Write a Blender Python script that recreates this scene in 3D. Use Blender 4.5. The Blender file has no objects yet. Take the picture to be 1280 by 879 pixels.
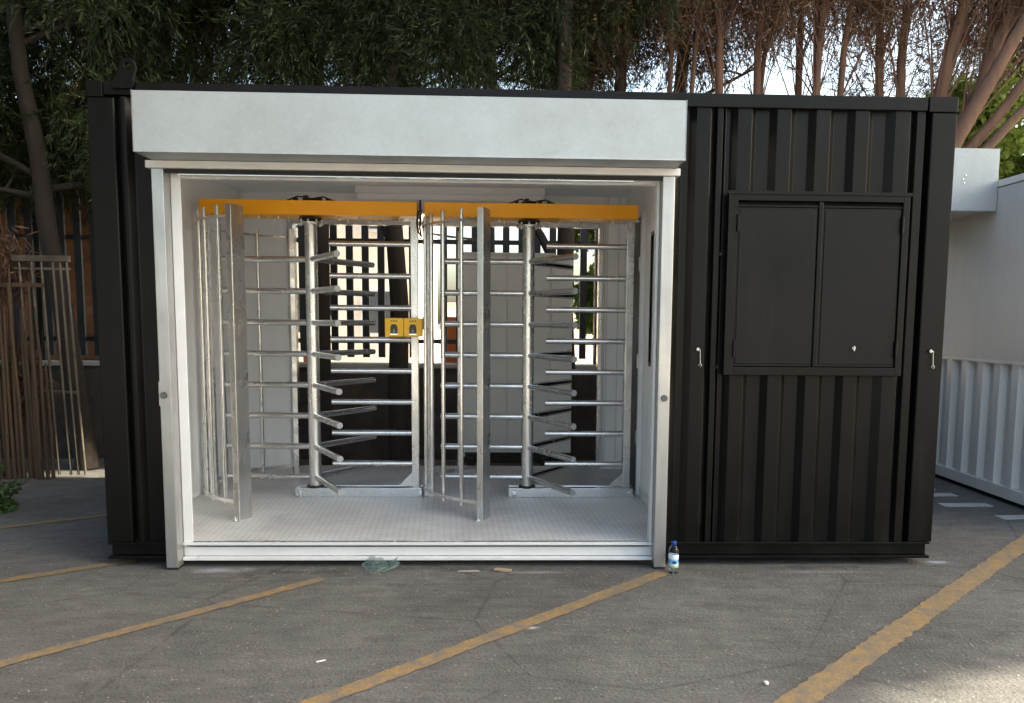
import bpy, math, random
import numpy as np
from mathutils import Vector, Matrix
random.seed(7); RNG = np.random.default_rng(11)
SC = bpy.context.scene; COL = SC.collection
PI = math.pi

# ------------------------------------------------------------------ materials
def newmat(name):
    m = bpy.data.materials.new(name); m.use_nodes = True
    nt = m.node_tree; b = nt.nodes['Principled BSDF']
    return m, nt, b
def N(nt, t, **kw):
    n = nt.nodes.new(t)
    for k, v in kw.items():
        if k in n.inputs: n.inputs[k].default_value = v
        else: setattr(n, k, v)
    return n
def tex(nt, kind='ShaderNodeTexNoise', scale=5, vec=None, stretch=None, **kw):
    t = N(nt, kind); t.inputs['Scale'].default_value = scale
    for k, v in kw.items():
        if k in t.inputs: t.inputs[k].default_value = v
        else: setattr(t, k, v)
    c = N(nt, 'ShaderNodeTexCoord'); src = c.outputs['Object']
    if stretch:
        mp = N(nt, 'ShaderNodeMapping'); mp.inputs['Scale'].default_value = stretch
        nt.links.new(src, mp.inputs[0]); src = mp.outputs[0]
    nt.links.new(src, t.inputs['Vector'])
    return t
def ramp(nt, src, stops):
    r = N(nt, 'ShaderNodeValToRGB'); e = r.color_ramp.elements
    while len(e) < len(stops): e.new(0.5)
    for el, (p, c) in zip(e, stops):
        el.position = p; el.color = (*c, 1) if len(c) == 3 else c
    nt.links.new(src, r.inputs[0]); return r
def mixc(nt, fac, a, b, mode='MIX'):
    m = N(nt, 'ShaderNodeMix'); m.data_type = 'RGBA'; m.blend_type = mode
    for s, v in ((0, fac), (6, a), (7, b)):
        if hasattr(v, 'links') or hasattr(v, 'is_linked'): nt.links.new(v, m.inputs[s])
        elif s == 0: m.inputs[0].default_value = v
        else: m.inputs[s].default_value = (*v, 1)
    return m.outputs[2]
def bump(nt, b, h, strength=.3, dist=.01):
    n = N(nt, 'ShaderNodeBump'); n.inputs['Strength'].default_value = strength
    n.inputs['Distance'].default_value = dist
    nt.links.new(h, n.inputs['Height']); nt.links.new(n.outputs[0], b.inputs['Normal'])
def simple(name, col, rough=.5, metal=0, var=.15, scale=6, bmp=0, bscale=60, spec=.5, stretch=None, rvar=.1):
    m, nt, b = newmat(name)
    t = tex(nt, scale=scale, Detail=6, Roughness=.65, stretch=stretch)
    lo = [c * (1 - var) for c in col]; hi = [min(1, c * (1 + var)) for c in col]
    r = ramp(nt, t.outputs['Fac'], [(.3, lo), (.7, hi)])
    nt.links.new(r.outputs[0], b.inputs['Base Color'])
    rr = ramp(nt, t.outputs['Fac'], [(.25, [max(.02, rough - rvar)] * 3), (.75, [min(1, rough + rvar)] * 3)])
    nt.links.new(rr.outputs[0], b.inputs['Roughness'])
    b.inputs['Metallic'].default_value = metal; b.inputs['Specular IOR Level'].default_value = spec
    if bmp:
        t2 = tex(nt, scale=bscale, Detail=4); bump(nt, b, t2.outputs['Fac'], bmp, .004)
    return m
def galv(name, base=.55, rough=.35, metal=.85, spangle=35, stretch=None, spng=.07, tint=(1, 1, 1)):
    m, nt, b = newmat(name)
    v = tex(nt, 'ShaderNodeTexVoronoi', scale=spangle, stretch=stretch)
    n = tex(nt, scale=3, Detail=5, Roughness=.7)
    a = ramp(nt, v.outputs['Color'], [(0, [base * (1 - spng)] * 3), (1, [base * (1 + spng), base * (1 + spng * 1.05), base * (1 + spng * 1.2)])])
    s = ramp(nt, n.outputs['Fac'], [(.3, [.86 * t for t in tint]), (.65, tint)])
    nt.links.new(mixc(nt, 1.0, a.outputs[0], s.outputs[0], 'MULTIPLY'), b.inputs['Base Color'])
    rr = ramp(nt, n.outputs['Fac'], [(.3, [rough + .12] * 3), (.7, [rough - .08] * 3)])
    nt.links.new(rr.outputs[0], b.inputs['Roughness'])
    b.inputs['Metallic'].default_value = metal
    bump(nt, b, n.outputs['Fac'], .08, .01)
    return m

M = {}
M['galv'] = galv('galvanised_steel', .74, .22, 1.0, 40)
M['galv_post'] = galv('galvanised_post', .66, .27, .95, 26, (1, 1, .35), .12)
M['shutter'] = galv('shutter_sheet', .43, .42, .35, 60, None, .035, (.93, 1, 1.02))
M['end_cap'] = simple('bar_end_cap', (.30, .31, .31), .45, var=.1)
M['guide'] = galv('guide_rail_steel', .46, .34, .8, 30, (1, 1, .1))
M['white'] = simple('white_laminate', (.88, .885, .89), .38, var=.05, scale=2.0, rvar=.06)
M['white_trim'] = simple('white_trim', (.66, .66, .66), .35, var=.05, scale=8)
M['black'] = simple('black_paint', (.0036, .0034, .0032), .36, var=.3, scale=3.2, bmp=.10, bscale=120, rvar=.10, spec=.17)
M['black_smooth'] = simple('black_leaf_paint', (.0058, .0056, .0052), .36, var=.25, scale=2.2, bmp=.06, bscale=150, spec=.17)
def dusty(m, col, amt):
    nt = m.node_tree; b = nt.nodes['Principled BSDF']; src = b.inputs['Base Color'].links[0].from_socket
    t = tex(nt, scale=5, Detail=8, Roughness=.7, stretch=(1, 1, .09)); t2 = tex(nt, scale=1.3, Detail=6, Roughness=.7)
    a = ramp(nt, t.outputs['Fac'], [(.50, (0, 0, 0)), (.78, (1, 1, 1))]); c = ramp(nt, t2.outputs['Fac'], [(.42, (0, 0, 0)), (.70, (amt, amt, amt))])
    nt.links.new(mixc(nt, mixc(nt, 1.0, a.outputs[0], c.outputs[0], 'MULTIPLY'), src, col), b.inputs['Base Color'])
dusty(M['black'], (.030, .027, .024), .7); dusty(M['black_smooth'], (.026, .024, .022), .7)
M['rubber'] = simple('black_rubber', (.012, .012, .012), .7)
M['orange'] = simple('orange_paint', (.98, .40, .006), .38, var=.06, scale=4)
M['yellow_box'] = simple('reader_yellow', (.88, .46, .008), .4, var=.04)
M['dark_glass'] = simple('reader_glass', (.012, .02, .028), .12, var=.3)
M['chrome'] = simple('chrome', (.78, .78, .77), .18, metal=1, var=.05)
M['lock_metal'] = simple('lock_metal', (.10, .11, .12), .3, metal=.8, var=.1)
M['latch_metal'] = simple('latch_metal', (.42, .42, .42), .3, metal=1, var=.2)

def asphalt():
    m, nt, b = newmat('asphalt')
    big = tex(nt, scale=.9, Detail=8, Roughness=.62)
    fine = tex(nt, scale=95, Detail=3, Roughness=.7)
    vor = tex(nt, 'ShaderNodeTexVoronoi', scale=70)
    mid = tex(nt, scale=6, Detail=6, Roughness=.7, stretch=(1, 1.6, 1))
    a = ramp(nt, big.outputs['Fac'], [(.28, (.072, .070, .067)), (.5, (.112, .108, .103)), (.74, (.152, .147, .140))])
    f = ramp(nt, fine.outputs['Fac'], [(.3, (.72, .72, .72)), (.7, (1.22, 1.22, 1.21))])
    c = mixc(nt, 1.0, a.outputs[0], f.outputs[0], 'MULTIPLY')
    mm = ramp(nt, mid.outputs['Fac'], [(.34, (.78, .77, .76)), (.62, (1.1, 1.09, 1.08))])
    c = mixc(nt, 1.0, c, mm.outputs[0], 'MULTIPLY')
    # pale stones and dark pits scattered in the surface
    vr = N(nt, 'ShaderNodeSeparateColor'); nt.links.new(vor.outputs['Color'], vr.inputs[0])
    st = ramp(nt, vr.outputs[0], [(.955, (0, 0, 0)), (.975, (1, 1, 1))])
    near = ramp(nt, vor.outputs['Distance'], [(.22, (1, 1, 1)), (.38, (0, 0, 0))])
    fac = mixc(nt, 1.0, st.outputs[0], near.outputs[0], 'MULTIPLY')
    c = mixc(nt, fac, c, (.30, .28, .26))
    dk = ramp(nt, vr.outputs[1], [(.93, (0, 0, 0)), (.95, (.8, .8, .8))])
    fac2 = mixc(nt, 1.0, dk.outputs[0], near.outputs[0], 'MULTIPLY')
    c = mixc(nt, fac2, c, (.022, .021, .021))
    edge = tex(nt, 'ShaderNodeTexVoronoi', scale=.75, feature='DISTANCE_TO_EDGE')
    wob = tex(nt, scale=5, Detail=8, Roughness=.8)
    ed = N(nt, 'ShaderNodeMath', operation='MULTIPLY_ADD'); ed.inputs[1].default_value = .05
    nt.links.new(wob.outputs['Fac'], ed.inputs[0]); nt.links.new(edge.outputs['Distance'], ed.inputs[2])
    ck = ramp(nt, ed.outputs[0], [(.0255, (.55, .55, .55)), (.0300, (0, 0, 0))])
    c = mixc(nt, ck.outputs[0], c, (.040, .037, .034))
    scr = tex(nt, scale=9, Detail=4, Roughness=.6, stretch=(.22, 3.2, 1))
    sc = ramp(nt, scr.outputs['Fac'], [(.40, (.93, .93, .93)), (.60, (1.05, 1.05, 1.04))])
    c = mixc(nt, 1.0, c, sc.outputs[0], 'MULTIPLY')
    oil = tex(nt, scale=1.7, Detail=5, Roughness=.75)
    ol = ramp(nt, oil.outputs['Fac'], [(.60, (1, 1, 1)), (.72, (.62, .61, .60))])
    c = mixc(nt, 1.0, c, ol.outputs[0], 'MULTIPLY')
    # cement dust spilled beside the cabin: two patches with their own outlines
    geo = N(nt, 'ShaderNodeTexCoord')
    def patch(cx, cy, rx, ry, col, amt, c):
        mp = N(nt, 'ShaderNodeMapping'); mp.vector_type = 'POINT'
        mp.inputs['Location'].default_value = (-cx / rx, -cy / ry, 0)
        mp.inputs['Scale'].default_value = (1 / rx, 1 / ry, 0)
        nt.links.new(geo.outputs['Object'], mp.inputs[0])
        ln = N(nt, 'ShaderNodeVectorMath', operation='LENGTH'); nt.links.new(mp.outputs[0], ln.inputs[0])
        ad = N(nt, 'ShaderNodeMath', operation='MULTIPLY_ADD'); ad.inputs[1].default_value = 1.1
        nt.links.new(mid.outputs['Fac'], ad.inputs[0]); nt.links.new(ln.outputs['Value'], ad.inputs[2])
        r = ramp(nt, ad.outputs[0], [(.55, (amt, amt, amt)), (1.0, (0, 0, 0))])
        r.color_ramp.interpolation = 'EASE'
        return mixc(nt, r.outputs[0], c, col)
    c = patch(.62, -.08, .55, .16, (.30, .31, .33), .75, c)
    c = patch(2.35, -.13, .65, .07, (.30, .30, .30), .55, c)
    c = patch(3.95, -.13, .85, .07, (.26, .26, .28), .45, c)
    c = patch(4.72, .05, .22, .09, (.36, .38, .41), .8, c)
    c = patch(2.33, -.95, .09, .05, (.45, .45, .44), .8, c)
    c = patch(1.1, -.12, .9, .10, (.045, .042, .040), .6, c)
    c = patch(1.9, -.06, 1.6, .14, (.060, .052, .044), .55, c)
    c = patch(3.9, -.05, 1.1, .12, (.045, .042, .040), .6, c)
    c = patch(3.92, -.62, .05, .03, (.03, .025, .025), .8, c)
    nt.links.new(c, b.inputs['Base Color'])
    b.inputs['Roughness'].default_value = .82; b.inputs['Specular IOR Level'].default_value = .35
    add = N(nt, 'ShaderNodeMath', operation='ADD')
    nt.links.new(fine.outputs['Fac'], add.inputs[0]); nt.links.new(vor.outputs['Distance'], add.inputs[1])
    bump(nt, b, add.outputs[0], .45, .006)
    return m
M['asphalt'] = asphalt()
def linepaint(name, col, lo=.36, hi=.47):
    m, nt, b = newmat(name)
    n1 = tex(nt, scale=11, Detail=10, Roughness=.8); n2 = tex(nt, scale=90, Detail=3)
    a = ramp(nt, n2.outputs['Fac'], [(.3, [c * .72 for c in col]), (.7, [c * 1.12 for c in col])])
    w = ramp(nt, n1.outputs['Fac'], [(lo, (1, 1, 1)), (hi, (0, 0, 0))])
    nt.links.new(mixc(nt, w.outputs[0], a.outputs[0], (.115, .110, .102)), b.inputs['Base Color'])
    b.inputs['Roughness'].default_value = .8
    bump(nt, b, n2.outputs['Fac'], .4, .005)
    return m
M['yline'] = linepaint('yellow_line_paint', (.30, .185, .065), .36, .60)
M['yline_worn'] = linepaint('yellow_line_paint_worn', (.25, .155, .055), .34, .58)
M['wline'] = linepaint('white_line_paint', (.42, .42, .41), .3, .45)
def chequer():
    m, nt, b = newmat('chequer_plate')
    n = tex(nt, scale=2.2, Detail=7, Roughness=.65)
    c = N(nt, 'ShaderNodeTexCoord')
    def bars(rot, offx):
        mp = N(nt, 'ShaderNodeMapping'); mp.inputs['Rotation'].default_value = (0, 0, rot)
        mp.inputs['Location'].default_value = (offx, 0, 0)
        nt.links.new(c.outputs['Object'], mp.inputs[0])
        k = N(nt, 'ShaderNodeTexBrick'); k.inputs['Scale'].default_value = 1
        k.inputs['Brick Width'].default_value = .052; k.inputs['Row Height'].default_value = .026
        k.inputs['Mortar Size'].default_value = .0075; k.inputs['Mortar Smooth'].default_value = .6
        nt.links.new(mp.outputs[0], k.inputs['Vector'])
        return k.outputs['Fac']
    k = bars(PI / 4 * .9, 0)
    inv = N(nt, 'ShaderNodeMath', operation='SUBTRACT'); inv.inputs[0].default_value = 1
    nt.links.new(k, inv.inputs[1])
    a = ramp(nt, n.outputs['Fac'], [(.3, (.52, .515, .51)), (.55, (.68, .675, .665)), (.75, (.76, .755, .745))])
    d = mixc(nt, inv.outputs[0], (.78, .78, .78), (1.03, 1.03, 1.03))
    col = mixc(nt, 1.0, a.outputs[0], d, 'MULTIPLY')
    # a muddy scuff by the step
    geo = N(nt, 'ShaderNodeMapping'); geo.inputs['Scale'].default_value = (1 / .16, 1 / .22, 0); geo.inputs['Location'].default_value = (-1.32 / .16, -.42 / .22, 0)
    nt.links.new(c.outputs['Object'], geo.inputs[0])
    ln = N(nt, 'ShaderNodeVectorMath', operation='LENGTH'); nt.links.new(geo.outputs[0], ln.inputs[0])
    n3 = tex(nt, scale=14, Detail=6); ad = N(nt, 'ShaderNodeMath', operation='MULTIPLY_ADD'); ad.inputs[1].default_value = 1.6
    nt.links.new(n3.outputs['Fac'], ad.inputs[0]); nt.links.new(ln.outputs['Value'], ad.inputs[2])
    r = ramp(nt, ad.outputs[0], [(.62, (.6, .6, .6)), (1.0, (0, 0, 0))])
    col = mixc(nt, r.outputs[0], col, (.17, .13, .10))
    nt.links.new(col, b.inputs['Base Color'])
    b.inputs['Metallic'].default_value = .15; b.inputs['Roughness'].default_value = .5
    bump(nt, b, inv.outputs[0], .35, .003)
    return m
M['chequer'] = chequer()
def brick(name, c1, c2, mortar, scale=1.0, rot=True):
    m, nt, b = newmat(name)
    c = N(nt, 'ShaderNodeTexCoord'); mp = N(nt, 'ShaderNodeMapping')
    if rot: mp.inputs['Rotation'].default_value = (PI / 2, 0, 0)
    nt.links.new(c.outputs['Object'], mp.inputs[0])
    k = N(nt, 'ShaderNodeTexBrick'); k.inputs['Scale'].default_value = scale
    k.inputs['Brick Width'].default_value = .225; k.inputs['Row Height'].default_value = .075
    k.inputs['Mortar Size'].default_value = .008
    k.inputs['Color1'].default_value = (*c1, 1); k.inputs['Color2'].default_value = (*c2, 1); k.inputs['Mortar'].default_value = (*mortar, 1)
    nt.links.new(mp.outputs[0], k.inputs['Vector'])
    n = tex(nt, scale=4, Detail=8, Roughness=.7)
    s = ramp(nt, n.outputs['Fac'], [(.3, (.5, .5, .5)), (.7, (1.2, 1.2, 1.2))])
    nt.links.new(mixc(nt, 1.0, k.outputs['Color'], s.outputs[0], 'MULTIPLY'), b.inputs['Base Color'])
    b.inputs['Roughness'].default_value = .9
    bump(nt, b, k.outputs['Fac'], -.5, .01)
    return m
M['brick_low'] = brick('weathered_brick', (.085, .055, .042), (.055, .042, .036), (.06, .055, .05))
M['brick_orange'] = brick('orange_brick', (.34, .125, .042), (.26, .09, .032), (.20, .14, .09))
M['bark'] = simple('bark', (.040, .029, .022), .92, var=.45, scale=9, bmp=.9, bscale=22, stretch=(1, 1, .18))
M['bark_red'] = simple('red_bark', (.135, .072, .045), .9, var=.4, scale=9, bmp=.9, bscale=26, stretch=(1, 1, .16))
M['bark_dark'] = simple('dark_bark', (.032, .024, .019), .95, var=.45, scale=9, bmp=.9, bscale=22, stretch=(1, 1, .18))
M['timber'] = simple('old_timber', (.085, .052, .030), .85, var=.4, scale=7, bmp=.5, bscale=30, stretch=(1, 1, .08))
M['pale_paint'] = simple('palisade_paint', (.016, .016, .018), .5, var=.3)
M['cream'] = simple('cream_render', (.70, .62, .52), .9, var=.07, scale=1.2)
M['concrete'] = simple('concrete', (.42, .39, .35), .9, var=.16, scale=.8, bmp=.2)
M['grey_panel'] = simple('grey_panel', (.66, .65, .62), .45, var=.05, scale=2)
M['cabin_flat'] = simple('cabin_flat_panel', (.60, .585, .56), .5, var=.10, scale=3, bmp=.03, stretch=(1, 1, .14))
M['cabin_rib'] = simple('cabin_ribbed_panel', (.74, .72, .69), .5, var=.10, scale=3.5, stretch=(1, 1, .2))
M['roof_tile'] = simple('roof_tiles', (.30, .12, .07), .85, var=.25, scale=8)
M['barrier'] = simple('orange_plastic', (.75, .17, .03), .45, var=.05)
def leafmat(name, lo, hi, trans=.35):
    m, nt, b = newmat(name)
    g = N(nt, 'ShaderNodeNewGeometry')
    n = tex(nt, scale=1.1, Detail=3)
    ad = N(nt, 'ShaderNodeMath', operation='MULTIPLY_ADD'); ad.inputs[1].default_value = .6
    sb = N(nt, 'ShaderNodeMath', operation='MULTIPLY'); sb.inputs[1].default_value = .55
    nt.links.new(n.outputs['Fac'], sb.inputs[0])
    nt.links.new(g.outputs['Random Per Island'], ad.inputs[0]); nt.links.new(sb.outputs[0], ad.inputs[2])
    r = ramp(nt, ad.outputs[0], [(.15, lo), (.85, hi)])
    nt.links.new(r.outputs[0], b.inputs['Base Color']); b.inputs['Roughness'].default_value = .6
    b.inputs['Specular IOR Level'].default_value = .3
    t = N(nt, 'ShaderNodeBsdfTranslucent'); nt.links.new(r.outputs[0], t.inputs[0])
    mx = N(nt, 'ShaderNodeMixShader'); mx.inputs[0].default_value = trans
    nt.links.new(b.outputs[0], mx.inputs[1]); nt.links.new(t.outputs[0], mx.inputs[2])
    nt.links.new(mx.outputs[0], nt.nodes['Material Output'].inputs[0])
    return m
M['conifer'] = leafmat('conifer_needles', (.007, .013, .005), (.042, .060, .018))
M['conifer_dry'] = leafmat('dry_conifer_sprays', (.022, .017, .008), (.080, .052, .026))
M['twigs'] = leafmat('dry_twigs', (.085, .047, .030), (.185, .105, .065), .25)
M['bright_leaf'] = leafmat('broad_leaves', (.07, .12, .022), (.22, .30, .06), .5)
M['shrub_leaf'] = leafmat('shrub_leaves', (.035, .07, .02), (.075, .13, .035), .35)
def clear(name, col, rough=.05, ior=1.45, alpha=None):
    m, nt, b = newmat(name)
    b.inputs['Base Color'].default_value = (*col, 1); b.inputs['Roughness'].default_value = rough
    b.inputs['Transmission Weight'].default_value = 1; b.inputs['IOR'].default_value = ior
    return m
M['pet'] = clear('clear_plastic', (.93, .96, .97), .04, 1.3)
M['film'] = simple('green_film', (.13, .21, .20), .14, var=.2, scale=20)
M['film'].node_tree.nodes['Principled BSDF'].inputs['Alpha'].default_value = .42
M['cap'] = simple('blue_cap', (.012, .06, .30), .35, var=.05)
def bottle_label():
    m, nt, b = newmat('bottle_label')
    c = N(nt, 'ShaderNodeTexCoord'); s = N(nt, 'ShaderNodeSeparateXYZ'); nt.links.new(c.outputs['Object'], s.inputs[0])
    n = tex(nt, scale=60, Detail=3)
    ad = N(nt, 'ShaderNodeMath', operation='MULTIPLY_ADD'); ad.inputs[1].default_value = .02
    nt.links.new(n.outputs['Fac'], ad.inputs[0]); nt.links.new(s.outputs['Z'], ad.inputs[2])
    mr = N(nt, 'ShaderNodeMapRange'); mr.inputs['From Min'].default_value = .03; mr.inputs['From Max'].default_value = .11
    nt.links.new(ad.outputs[0], mr.inputs[0])
    r = ramp(nt, mr.outputs[0], [(.0, (.10, .28, .04)), (.2, (.16, .40, .06)), (.34, (.62, .70, .70)), (.5, (.20, .48, .75)), (.7, (.10, .36, .70)), (.85, (.75, .82, .86))])
    nt.links.new(r.outputs[0], b.inputs['Base Color']); b.inputs['Roughness'].default_value = .35
    return m
M['label'] = bottle_label()
M['label_dark'] = simple('label_emblem', (.015, .03, .10), .4)
M['wood'] = simple('wood_splinter', (.36, .26, .18), .9)
M['wood_pale'] = simple('pale_wood', (.30, .28, .25), .9)
M['paper'] = simple('paper_scrap', (.62, .61, .58), .8)
M['lamp_body'] = simple('lamp_body', (.78, .78, .79), .35, var=.03)
M['window_glass'] = simple('window_glass', (.09, .055, .04), .08, var=.6, scale=5)  # brown brick-like reflection put into the pane colour
M['far_window'] = simple('far_window_glass', (.06, .07, .08), .15)
M['leafgap'] = None

# ------------------------------------------------------------------ mesh building
class MB:
    def __init__(s): s.v = []; s.f = []; s.sm = []
    def add(s, vs, fs, smooth=False):
        o = len(s.v); s.v += [tuple(v) for v in vs]
        for f in fs: s.f.append(tuple(i + o for i in f)); s.sm.append(smooth)
        return s
    def box(s, x0, x1, y0, y1, z0, z1, rot=0, piv=None):
        vs = [(x, y, z) for z in (z0, z1) for x, y in ((x0, y0), (x1, y0), (x1, y1), (x0, y1))]
        if rot:
            px, py = piv or ((x0 + x1) / 2, (y0 + y1) / 2); c, n = math.cos(rot), math.sin(rot)
            vs = [(px + (x - px) * c - (y - py) * n, py + (x - px) * n + (y - py) * c, z) for x, y, z in vs]
        return s.add(vs, [(3, 2, 1, 0), (4, 5, 6, 7), (0, 1, 5, 4), (1, 2, 6, 5), (2, 3, 7, 6), (3, 0, 4, 7)])
    def tube(s, p, q, r, n=14, r2=None, cap=True):
        p, q = Vector(p), Vector(q); d = (q - p).normalized()
        u = d.orthogonal().normalized(); w = d.cross(u); r2 = r if r2 is None else r2
        vs = [c + (u * math.cos(2 * PI * i / n) + w * math.sin(2 * PI * i / n)) * rr for c, rr in ((p, r), (q, r2)) for i in range(n)]
        s.add(vs, [(i, (i + 1) % n, n + (i + 1) % n, n + i) for i in range(n)], True)
        if cap: s.add(vs, [tuple(range(n - 1, -1, -1)), tuple(range(n, 2 * n))])
        return s
    def sweep(s, pts, rad, n=8):
        pts = [Vector(p) for p in pts]; vs = []
        u = None
        for i, p in enumerate(pts):
            d = (pts[min(i + 1, len(pts) - 1)] - pts[max(i - 1, 0)]).normalized()
            if u is None: u = d.orthogonal().normalized()
            u = (u - d * u.dot(d)).normalized(); w = d.cross(u)
            vs += [p + (u * math.cos(2 * PI * k / n) + w * math.sin(2 * PI * k / n)) * rad[i] for k in range(n)]
        fs = [(i * n + k, i * n + (k + 1) % n, (i + 1) * n + (k + 1) % n, (i + 1) * n + k) for i in range(len(pts) - 1) for k in range(n)]
        s.add(vs, fs, True); s.add(vs, [tuple(range(n - 1, -1, -1)), tuple(range((len(pts) - 1) * n, len(pts) * n))])
        return s
    def lathe(s, prof, c, n=24):
        vs = [(c[0] + r * math.cos(2 * PI * k / n), c[1] + r * math.sin(2 * PI * k / n), c[2] + z) for r, z in prof for k in range(n)]
        s.add(vs, [(i * n + k, i * n + (k + 1) % n, (i + 1) * n + (k + 1) % n, (i + 1) * n + k) for i in range(len(prof) - 1) for k in range(n)], True)
        return s
    def profz(s, poly, z0, z1):                 # open polyline in plan, extruded upwards (a folded sheet)
        n = len(poly)
        vs = [(x, y, z0) for x, y in poly] + [(x, y, z1) for x, y in poly]
        return s.add(vs, [(i, i + 1, n + i + 1, n + i) for i in range(n - 1)])
    def prism(s, poly, axis, a, b):             # closed outline extruded along an axis
        n = len(poly)
        mk = {'x': lambda p, t: (t, p[0], p[1]), 'y': lambda p, t: (p[0], t, p[1]), 'z': lambda p, t: (p[0], p[1], t)}[axis]
        vs = [mk(p, a) for p in poly] + [mk(p, b) for p in poly]
        return s.add(vs, [(i, (i + 1) % n, n + (i + 1) % n, n + i) for i in range(n)] + [tuple(range(n - 1, -1, -1)), tuple(range(n, 2 * n))])
ORG = {}
def tag(o, label=None, cat=None, group=None, kind=None):
    for k, v in (('label', label), ('category', cat), ('group', group), ('kind', kind)):
        if v: o[k] = v
    return o
def empty(name, loc, label, cat, group=None):
    o = bpy.data.objects.new(name, None); COL.objects.link(o); o.location = loc; o.empty_display_size = .1
    ORG[o.name] = Vector(loc); return tag(o, label, cat, group)
def obj(name, mb, mat, parent=None, bevel=0, label=None, origin=None):
    me = bpy.data.meshes.new(name)
    org = ORG[parent.name] if parent else Vector(origin or (0, 0, 0))
    me.from_pydata([tuple(Vector(v) - org) for v in mb.v], [], mb.f)
    me.polygons.foreach_set('use_smooth', mb.sm); me.update()
    me.materials.append(M[mat] if isinstance(mat, str) else mat)
    o = bpy.data.objects.new(name, me); COL.objects.link(o)
    if parent: o.parent = parent
    else: o.location = org
    ORG[o.name] = org
    if bevel:
        b = o.modifiers.new('bevel', 'BEVEL'); b.width = bevel; b.segments = 2; b.limit_method = 'ANGLE'; b.angle_limit = math.radians(40)
    if label: o['label'] = label
    return o
def box(*a, **k): return MB().box(*a, **k)
def copy_tree(o, parent=None):
    c = o.copy(); COL.objects.link(c); c.parent = parent
    for ch in list(o.children): copy_tree(ch, c)
    return c

# ------------------------------------------------------------------ ground and markings
g = MB(); g.add([(-300, -300, 0), (300, -300, 0), (300, 300, 0), (-300, 300, 0)], [(0, 1, 2, 3)])
tag(obj('ground', g, 'asphalt'), kind='structure')
g = MB(); g.add([(-60, 8, .004), (60, 8, .004), (60, 120, .004), (-60, 120, .004)], [(0, 1, 2, 3)])
tag(obj('concrete_forecourt', g, 'concrete'), kind='structure')
g = MB(); g.add([(-60, -60, .004), (60, -60, .004), (60, -7.0, .004), (-60, -7.0, .004)], [(0, 1, 2, 3)])
tag(obj('bounce_ground', g, 'concrete'), kind='structure')  # unseen pale ground behind the camera, added to bounce sun into the bay
def line(p, q, w, mat, z=.004, seg=120, jit=.005, name='yellow_line'):
    p, q = Vector((*p, 0)), Vector((*q, 0)); d = (q - p).normalized(); n = Vector((-d.y, d.x, 0)); m = MB()
    vs = []
    for i in range(seg + 1):
        c = p.lerp(q, i / seg)
        for sg in (1, -1):
            e = c + n * (sg * (w / 2 + random.uniform(-jit, jit)))
            vs.append((e.x, e.y, z))
    m.add(vs, [(2 * i, 2 * i + 1, 2 * i + 3, 2 * i + 2) for i in range(seg)])
    return tag(obj(name, m, mat), kind='structure')
line((-.42, -1.985), (1.235, -.243), .072, 'yline')
line((.9, -2.3), (3.08, -.14), .085, 'yline')
line((2.35, -2.605), (6.7, 1.640), .116, 'yline', seg=220, jit=.007)
line((-2.0, -1.38), (.10, .10), .075, 'yline_worn')
line((-3.2, -.62), (-.2, 1.46), .075, 'yline_worn')
for (cx, cy, l, a) in ((5.62, 2.18, .34, 0), (5.66, 1.92, .36, .05), (5.72, 1.55, .38, .0), (5.92, 1.16, .36, .1)):
    m = MB(); m.box(cx - l / 2, cx + l / 2, cy - .055, cy + .055, .0, .0041, rot=a)
    tag(obj('white_marking', m, 'wline'), kind='structure')

# ------------------------------------------------------------------ the turnstile cabin
W, H, D = 4.645, 2.60, 2.44
XL, XR, ZC, ZF, YB = .037, 3.16, 2.391, .137, 2.32
cab = empty('turnstile_cabin', (W / 2, D / 2, 0), 'long black steel cabin with an open white turnstile bay and a closed double hatch', 'cabin')
obj('floor_plate', MB().box(XL, XR, .056, D, .105, ZF).box(.43, 3.016, .012, .0559, .105, ZF), 'chequer', cab)
obj('ceiling', box(XL, XR, .056, YB, ZC, ZC + .03), 'white', cab)
obj('roof', box(.004, W - .004, .006, D, 2.555, 2.592), 'black', cab)
obj('side_wall', box(.004, .017, .10, D, .125, 2.55), 'black', cab)
obj('side_wall', box(W - .017, W - .004, .10, D, .125, 2.55), 'black', cab)
obj('inner_wall', box(.018, XL, .056, YB, .105, ZC), 'white', cab)
# partition to the office, with its door and window
pt = MB()
pt.box(XR, XR + .05, .056, .72, .105, ZC); pt.box(XR, XR + .05, .72, .97, .105, 1.08); pt.box(XR, XR + .05, .72, .97, 1.97, ZC)
pt.box(XR, XR + .05, .97, YB, .105, ZC)
part = obj('partition', pt, 'white', cab)
obj('skirting', box(XR - .012, XR - .001, .05, 1.23, ZF + .001, ZF + .07), 'white_trim', cab, .002)
fr = MB(); fr.box(XR - .014, XR - .001, .725, .745, 1.085, 1.965); fr.box(XR - .014, XR - .001, .945, .965, 1.085, 1.965)
fr.box(XR - .014, XR - .001, .745, .945, 1.085, 1.11); fr.box(XR - .014, XR - .001, .745, .945, 1.94, 1.965)
wf = obj('window_frame', fr, 'black', part); obj('pane', box(XR + .012, XR + .018, .722, .968, 1.082, 1.968), 'window_glass', wf)
dr = obj('office_door', box(XR - .022, XR - .001, 1.30, 2.08, ZF + .002, 2.12), 'black_smooth', cab, .002)
obj('door_jamb', box(XR - .034, XR - .001, 1.235, 1.285, ZF + .002, 2.14), 'white_trim', cab, .003)
for z in (.55, 1.1, 1.78): obj('hinge', MB().tube((XR - .03, 1.30, z - .05), (XR - .03, 1.30, z + .05), .010), 'chrome', dr)
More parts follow.
